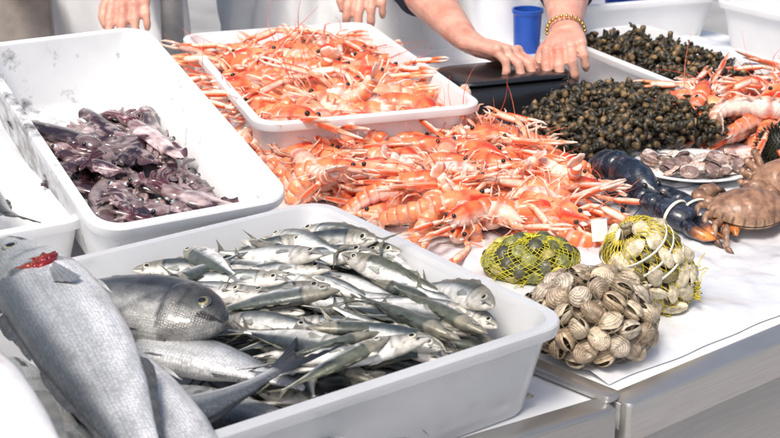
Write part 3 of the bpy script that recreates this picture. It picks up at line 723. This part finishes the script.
# ------------------------------------------------------------------ crab
def crab(seed):
    r=random.Random(seed);m=MB();top=(.36,.19,.11);low=(.58,.40,.28);bk=(.02,.015,.015)
    nr,ns=18,96
    for sg in (1,-1):
        b=len(m.V)
        for i in range(nr+1):
            q=i/nr
            for j in range(ns):
                a=2*PI*j/ns;fr=(math.sin(a)>-.3);w=.060*(1+.05*(abs(math.cos(a*10))**.6)*fr*sst(q,.8,1));l=.042
                x=w*q*math.cos(a)*(1-.12*(math.sin(a)<0)*abs(math.sin(a)));y=l*q*math.sin(a)*(1+.05*(abs(math.cos(a*10))**.6)*fr*sst(q,.8,1))
                z=.032*max(0,1-q**2.2)**.6 if sg>0 else -.012*math.sqrt(max(0,1-q**3))
                if sg>0: z+=.0022*noise.noise(V3((x*60,y*60,seed)))*(1-q)-.004*math.exp(-((abs(x)-.02-.15*y)/.004)**2)*(1-q)+.0015*sst(q,.88,.95)
                c=lerp3(top,(.40,.22,.13),q) if sg>0 else low
                if q>.9: c=(.52,.32,.19) if abs(math.cos(a*10))>.35 else (.14,.07,.04)
                m.v((x,y,z),c)
        for i in range(nr):
            for j in range(ns):
                k=(j+1)%ns;f=(b+i*ns+j,b+i*ns+k,b+(i+1)*ns+k,b+(i+1)*ns+j);m.F.append(f if sg>0 else f[::-1])
    for sg in (1,-1):
        p0=V3((sg*.035,.028,-.006));p1=V3((sg*.060,.040,-.006));p2=V3((sg*.054,.056,-.006));p3=V3((sg*.03,.064,-.008));p4=V3((sg*.006,.060,-.012))
        m.loft([p0,(p0+p1)/2,p1],[.009,.011,.010],10,top)
        m.loft([p1,p2],[.010,.012],10,top)
        m.loft([p2,p2.lerp(p3,.3),p3,p3.lerp(p4,.25)],[(.008,.010),(.011,.016),(.010,.015),(.006,.009)],12,lambda s,a:lerp3(top,low,.5-.5*math.sin(a)))
        for e in (1,-1):
            o=p3.lerp(p4,.1)+V3((0,0,e*.006));m.loft([o,o.lerp(p4,.5)+V3((0,0,e*.003)),p4+V3((0,0,e*.001))],[.006,.005,.001],8,lambda s,a:bk if s>.2 else top)
        for k in range(4):
            y=.014-.014*k;an=.15-.42*k
            d=V3((sg*math.cos(an),math.sin(an),0))
            a0=V3((sg*.045,y,-.006));a1=a0+d*.028+V3((0,0,.010));a2=a1+V3((sg*.004,-.018,-.012));a3=a2+V3((-sg*.010,-.020,-.010))
            m.loft([a0,a0.lerp(a1,.5),a0.lerp(a1,.92),a1],[(.0050,.0065),(.006,.0085),(.0052,.0075),(.003,.004)],8,top)
            m.loft([a1,a1.lerp(a2,.2),a2],[(.003,.004),(.0048,.0060),(.0035,.005)],8,lerp3(top,low,.3));m.loft([a2,a2.lerp(a3,.2),a2.lerp(a3,.6),a3],[(.0025,.003),(.0042,.005),(.0025,.0035),.0006],8,lambda s,a:lerp3(top,bk,s))
        m.ball((sg*.012,.044,.004),.0025,6,4,bk)
    return m.mesh('crab_mesh',m_crab)
cm=crab(3)
lay('brown_crab',cm,.470,1.85,.038,12,roll=16,pitch=0,scale=.90,label='brown crab with pie-crust shell resting on the counter',cat='crab',group='brown crabs')
lay('brown_crab',cm,.548,1.935,.050,165,roll=-22,pitch=0,scale=.92,label='brown crab leaning behind another crab, claws forward',cat='crab',group='brown crabs')
# urchin
m=MB();m.ball((0,0,0),.026,16,10)
for i in range(420):
    z=1-2*(i+.5)/420;th=i*2.39996;q=math.sqrt(1-z*z);d=V3((q*math.cos(th),q*math.sin(th),z))
    m.loft([d*.024,d*(.034+.006*R.random())+V3((R.uniform(-.003,.003),R.uniform(-.003,.003),0))],[.0012,.0003],4)
UM=m.mesh('urchin_mesh',m_urch)
lay('sea_urchin',UM,.583,2.150,.036,0,label='dark spiny sea urchin beside the langoustines',cat='sea urchin')
ob('price_card',box_mesh(.022,.002,.028,m_white,.0006),T(.268,1.785,TZ+.020)@RZ(.3)@RX(-.3),label='small blank white price card stuck among langoustines',cat='price card')
# ------------------------------------------------------------------ black box under hands
bx=ob('weighing_scale',None,T(.190,2.42,TZ+.004)@RZ(math.radians(20)),label='bulky black plastic weighing scale under two hands',cat='weighing scale')
def part(name,me,Mx,par):
    o=ob(name,me,Mx,parent=par);return o
part('scale_body',box_mesh(.235,.15,.066,m_black,.012,.035),Matrix.Identity(4),bx)
part('scale_platform',box_mesh(.21,.125,.010,m_black,.005,.03),T(0,.005,.067),bx)
m=MB();n=32;pr=[(.05,0),(.055,.004),(.062,.12),(.068,.125),(.068,.135),(.060,.135),(.054,.01),(.001,.008)]
for (r_,z) in pr:
    for j in range(n): a=2*PI*j/n;m.v((r_*math.cos(a),r_*math.sin(a),z))
for i in range(len(pr)-1):
    for j in range(n): k=(j+1)%n;m.F.append((i*n+j,i*n+k,(i+1)*n+k,(i+1)*n+j))
m.F.append(tuple(range(n)))
bm=m.mesh('bucket',m_blue,40)
ob('blue_bucket',bm,T(.266,2.86,TZ+.002)@S(.45,.45,.66),label='small blue plastic bucket standing by the apron',cat='bucket')
ob('blue_bucket',bm,T(.500,3.03,TZ+.012)@S(1,1,.6),label='wide blue plastic bucket standing in a white tray',cat='bucket')
m=MB();m.loft([(0,0,0),(0,0,.01),(0,0,.011),(0,0,2.3)],[.06,.06,.022,.022],20,up=(0,1,0))
ob('steel_post',m.mesh('post',m_post,40),T(-.41,2.78,0),label='grey steel post of the stall canopy',cat='post')
ob('cardboard_box',box_mesh(.34,.3,.22,m_card,.006),T(-.83,2.88,TZ-.08)@RZ(.2),label='brown cardboard box behind the stall',cat='box')
ob('crate_stack',box_mesh(.5,.4,.80,m_tray,.01),T(-.83,2.90,0.001)@RZ(.2),label='stacked white crates behind the stall',cat='crate')
# ------------------------------------------------------------------ people
def remesh(o,vox,it=4):
    md=o.modifiers.new('r','REMESH');md.mode='VOXEL';md.voxel_size=vox;md.use_smooth_shade=True
    ms=o.modifiers.new('s','SMOOTH');ms.iterations=it;ms.factor=.5
    dg=bpy.context.evaluated_depsgraph_get();me=bpy.data.meshes.new_from_object(o.evaluated_get(dg))
    mats=[x for x in o.data.materials];o.modifiers.clear();o.data=me
    if not me.materials: me.materials.append(mats[0])
    me.polygons.foreach_set('use_smooth',[True]*len(me.polygons))
def hand(m,wr,dirv,up,side,curl=(.5,.7,.4),spread=.06,tcurl=.2):
    X=V3(dirv).normalized();Z=(V3(up)-X*V3(up).dot(X)).normalized();Y=Z.cross(X)*side
    def P(a,b,c): return V3(wr)+X*a+Y*b+Z*c
    ky=[.030,.0105,-.0100,-.028];kx=[.080,.085,.081,.073];fl=[.066,.074,.068,.054];rr=[.0094,.0097,.0093,.0083]
    for i in range(4):
        m.loft([P(0,ky[i]*.5,0),P(kx[i]*.5,ky[i]*.85,.003),P(kx[i],ky[i],.002)],[.014,.0112,.0102],10,up=Z)
        p=P(kx[i],ky[i],.002);ang=0;sp=spread*(1.5-i)
        pts=[p];rad=[rr[i]*1.08]
        c2=[c*(1+.12*(i-1.5)) for c in curl]
        for seg,(f,c) in enumerate(zip((.46,.31,.23),c2)):
            ang+=c;d=X*math.cos(ang)*math.cos(sp)+Y*math.sin(sp)*math.cos(ang)-Z*math.sin(ang)
            mid=p+d*fl[i]*f*.5;p=p+d*fl[i]*f
            pts+= [mid,p];rad+=[rr[i]*(.90-.05*seg),rr[i]*((1.03-.08*seg) if seg<2 else .62)]
        m.loft(pts,rad,10,up=Y)
        m.ball(pts[-1]-(pts[-1]-pts[-2]).normalized()*.004,rr[i]*.74,10,6)
        m.ball(P(kx[i],ky[i],.0060),.0108,10,6)
    m.loft([P(.0,0,-.004),P(.03,0,-.006),P(.065,0,-.006)],[(.020,.013),(.030,.013),(.032,.010)],12,up=Z)
    m.loft([P(.008,.018,-.006),P(.035,.038,-.012),P(.058,.048,-.016-.01*tcurl),P(.074,.050,-.022-.03*tcurl),P(.088,.046,-.028-.05*tcurl)],[.013,.0135,.0110,.0108,.0075],10,up=Z)
    m.ball(P(.086,.0465,-.027-.048*tcurl),.0080,10,6)
def person(cx,cy,lean,arms,vox,shirt,sleeve_full,apron,label,hairlen=0.0):
    m=MB();f=V3((0,-1,0))
    tp=[(cx,cy+.02,.80),(cx,cy+.02,.90),(cx,cy+.01,1.02),(cx,cy-lean*.35,1.15),(cx,cy-lean*.7,1.28),(cx,cy-lean*.95,1.38),(cx,cy-lean,1.43),(cx,cy-lean*1.05,1.47),(cx,cy-lean*1.1,1.53)]
    tr=[(.16,.11),(.165,.115),(.145,.10),(.155,.11),(.17,.115),(.165,.09),(.10,.065),(.055,.055),(.05,.052)]
    m.loft(tp,tr,24,up=(0,1,0))
    hc=V3((cx,cy-lean*1.25-.01,1.64))
    m.ball(hc,(.073,.092,.112),20,14);m.ball(hc+V3((0,-.03,-.06)),(.05,.055,.05),14,8)
    m.loft([hc+V3((0,-.088,.012)),hc+V3((0,-.108,-.022)),hc+V3((0,-.09,-.034))],[(.007,.006),(.013,.010),(.01,.006)],10)
    for s in (1,-1):
        m.ball(hc+V3((s*.075,.005,-.005)),(.010,.018,.028),10,8)
        m.ball(hc+V3((s*.03,-.078,.02)),(.018,.014,.009),8,6)
    m.loft([hc+V3((-.024,-.083,-.058)),hc+V3((0,-.094,-.057)),hc+V3((.024,-.083,-.058))],[.004,.008,.004],8)
    for s in (1,-1):
        m.loft([(cx+s*.09,cy+.02,.84),(cx+s*.10,cy+.02,.55),(cx+s*.10,cy+.01,.47),(cx+s*.10,cy+.04,.12),(cx+s*.10,cy+.03,.05)],[.085,.062,.055,.042,.042],14,up=(0,1,0))
        m.loft([(cx+s*.10,cy+.06,.04),(cx+s*.10,cy-.05,.035),(cx+s*.11,cy-.15,.02)],[(.035,.035),(.042,.03),(.03,.015)],12)
    for (sh,el,wr,hd,up,side,curl,tc) in arms:
        sh,el,wr=V3(sh),V3(el),V3(wr)
        m.loft([sh,sh.lerp(el,.5),el],[.055,.047,.039],16)
        m.ball(sh,.06,14,10);m.ball(el,.041,12,8)
        m.loft([el,el.lerp(wr,.25),el.lerp(wr,.6),wr.lerp(el,.08),wr+V3(hd).normalized()*.012],[(.040,.039),(.044,.041),(.035,.031),(.0275,.021),(.027,.018)],16,up=up)
        hand(m,wr,hd,up,side,curl,tcurl=tc)
    o=ob('person',m.mesh('body',m_skin),label=label,cat='person');remesh(o,vox,3)
    m=MB();m.loft(tp[:7],[(a+.014,b+.014) for a,b in tr[:7]],24,up=(0,1,0))
    for (sh,el,wr,hd,up,side,curl,tc) in arms:
        sh,el,wr=V3(sh),V3(el),V3(wr)
        m.ball(sh,.07,14,10)
        if sleeve_full: m.loft([sh,sh.lerp(el,.5),el,el.lerp(wr,.5),el.lerp(wr,.85)],[.068,.058,.054,.052,.040],16);m.ball(el,.056,12,8)
        else: m.loft([sh,sh.lerp(el,.5),el,el.lerp(wr,.16)],[.068,.060,.056,.054],16);m.ball(el,.055,12,8)
    s=ob('shirt',m.mesh('shirt',shirt),parent=o);remesh(s,.006,4)
    m=MB()
    for sx in (1,-1): m.loft([(cx+sx*.085,cy+.02,.92),(cx+sx*.09,cy+.02,.84),(cx+sx*.10,cy+.02,.5),(cx+sx*.10,cy+.03,.10)],[(.095,.12),(.1,.105),(.075,.08),(.06,.065)],16,up=(0,1,0))
    t=ob('trousers',m.mesh('trousers',m_navy),parent=o);remesh(t,.009,3)
    m=MB();nx,nz=80,60
    for i in range(nx):
        a=math.radians(-80+160*i/(nx-1))
        for j in range(nz):
            q=j/(nz-1);z=.45+q*.88
            k=interp([(0,.17),(.45,.185),(.6,.172),(.8,.17),(1,.165)],q);sh_=lean*max(0,min(1,(z-1.02)/.36))
            wv=.010*math.sin(i*.55+2*math.sin(j*.13+cx*9))+.022*noise.noise(V3((i*.13,j*.09,cx*9)))-.012*abs(noise.noise(V3((i*.25+j*.12,j*.05,3))))
            wd=1 if z<1.12 else max(.35,1-(z-1.12)*3)
            m.v((cx+(k+.022+wv)*math.sin(a*wd)*1.05,cy+.01-sh_-(k*.78+.032+wv)*math.cos(a*wd),z))
    for i in range(nx-1):
        for j in range(nz-1): m.F.append((i*nz+j,(i+1)*nz+j,(i+1)*nz+j+1,i*nz+j+1))
    if apron: ob('apron',m.mesh('apron',apron),parent=o)
    m=MB();nn=16
    for i in range(nn+1):
        ph=PI*.62*i/nn
        for j in range(24):
            a=2*PI*j/24;fr=max(0,-math.sin(a))
            pp=min(ph,PI*.62-fr*.75);m.v((hc.x+.081*math.sin(pp)*math.cos(a),hc.y+.006+.10*math.sin(pp)*math.sin(a),hc.z+.008+.118*math.cos(pp)))
    for i in range(nn):
        for j in range(24): k=(j+1)%24;m.F.append((i*24+j,(i+1)*24+j,(i+1)*24+k,i*24+k))
    ob('hair',m.mesh('hair',m_hair),parent=o)
    m=MB()
    for s_ in (1,-1): m.ball(hc+V3((s_*.03,-.084,.018)),(.011,.008,.006),8,6,(.03,.02,.015))
    ob('eyes',m.mesh('eyes',m_black),parent=o)
    return o
p1=person(.17,3.06,.10,[((-.01,2.97,1.33),(.050,2.79,1.055),(.132,2.485,1.012),(.80,-.58,-.10),(.20,.10,1),1,(.35,.70,.5),.5),
   ((.35,2.97,1.33),(.330,2.79,1.055),(.302,2.53,1.020),(-.10,-.85,-.14),(-.20,.10,1),-1,(.40,.80,.6),.5)],.0025,m_navy,False,m_apron,'person in white apron resting both hands on a scale')
wr=V3((.302,2.53,1.020));d=(wr-V3((.330,2.79,1.055))).normalized();c=wr-d*.010
m=MB();q=V3((0,0,1)).cross(d).normalized();u=d.cross(q)
for i in range(24):
    a=2*PI*i/24;m.ball(c+q*.0325*math.cos(a)+u*.0265*math.sin(a),.0037,8,5)
ob('bracelet',m.mesh('bracelet',m_gold),parent=p1)
person(-.16,3.22,.10,[((.02,3.12,1.33),(.03,3.02,1.10),(-.035,2.82,1.085),(-.1,-.85,-.55),(0,-.3,1),-1,(.35,.5,.4),.2),
   ((-.34,3.12,1.33),(-.38,3.05,1.09),(-.28,2.90,1.12),(.5,-.7,-.3),(0,0,1),1,(.35,.5,.4),.2)],.0035,m_apron,True,m_apron,'person in white coat reaching over the langoustine tray')
person(-.62,3.05,.10,[((-.44,2.98,1.33),(-.42,2.92,1.09),(-.47,2.72,1.075),(.05,-.85,-.4),(0,-.2,1),-1,(.3,.4,.3),.2),
   ((-.80,2.98,1.33),(-.84,2.92,1.09),(-.72,2.75,1.12),(.6,-.6,-.2),(0,0,1),1,(.3,.4,.3),.2)],.0035,m_lblue,True,m_apron,'person in pale blue sleeves working behind the tray')
# ------------------------------------------------------------------ camera, light
cd=bpy.data.cameras.new('camera');cam=bpy.data.objects.new('camera',cd);COL.objects.link(cam);sc.camera=cam
cam.location=(0,0,1.6);cam.rotation_euler=(math.radians(70),0,0);cd.lens=69.2;cd.clip_end=200;cd.clip_start=.05
cd.dof.use_dof=True;cd.dof.focus_distance=1.85;cd.dof.aperture_fstop=14
w=bpy.data.worlds.new('World');sc.world=w;w.use_nodes=True;nt=w.node_tree
sky=nt.nodes.new('ShaderNodeTexSky');sky.sky_type='NISHITA';sky.sun_disc=False
el=math.radians(58);az=math.radians(205)
sky.sun_elevation=el;sky.sun_rotation=az;sky.air_density=1.0;sky.dust_density=4
nt.links.new(sky.outputs[0],nt.nodes['Background'].inputs[0]);nt.nodes['Background'].inputs[1].default_value=.145
sl=bpy.data.lights.new('sun','SUN');sl.energy=2.7;sl.angle=math.radians(18);sl.color=(1,.95,.88)
so=bpy.data.objects.new('sun',sl);COL.objects.link(so)
dirv=V3((math.sin(az)*math.cos(el),math.cos(az)*math.cos(el),math.sin(el)))
so.rotation_euler=dirv.to_track_quat('Z','Y').to_euler()
sc.view_settings.view_transform='Standard';sc.view_settings.look='None';sc.view_settings.exposure=0
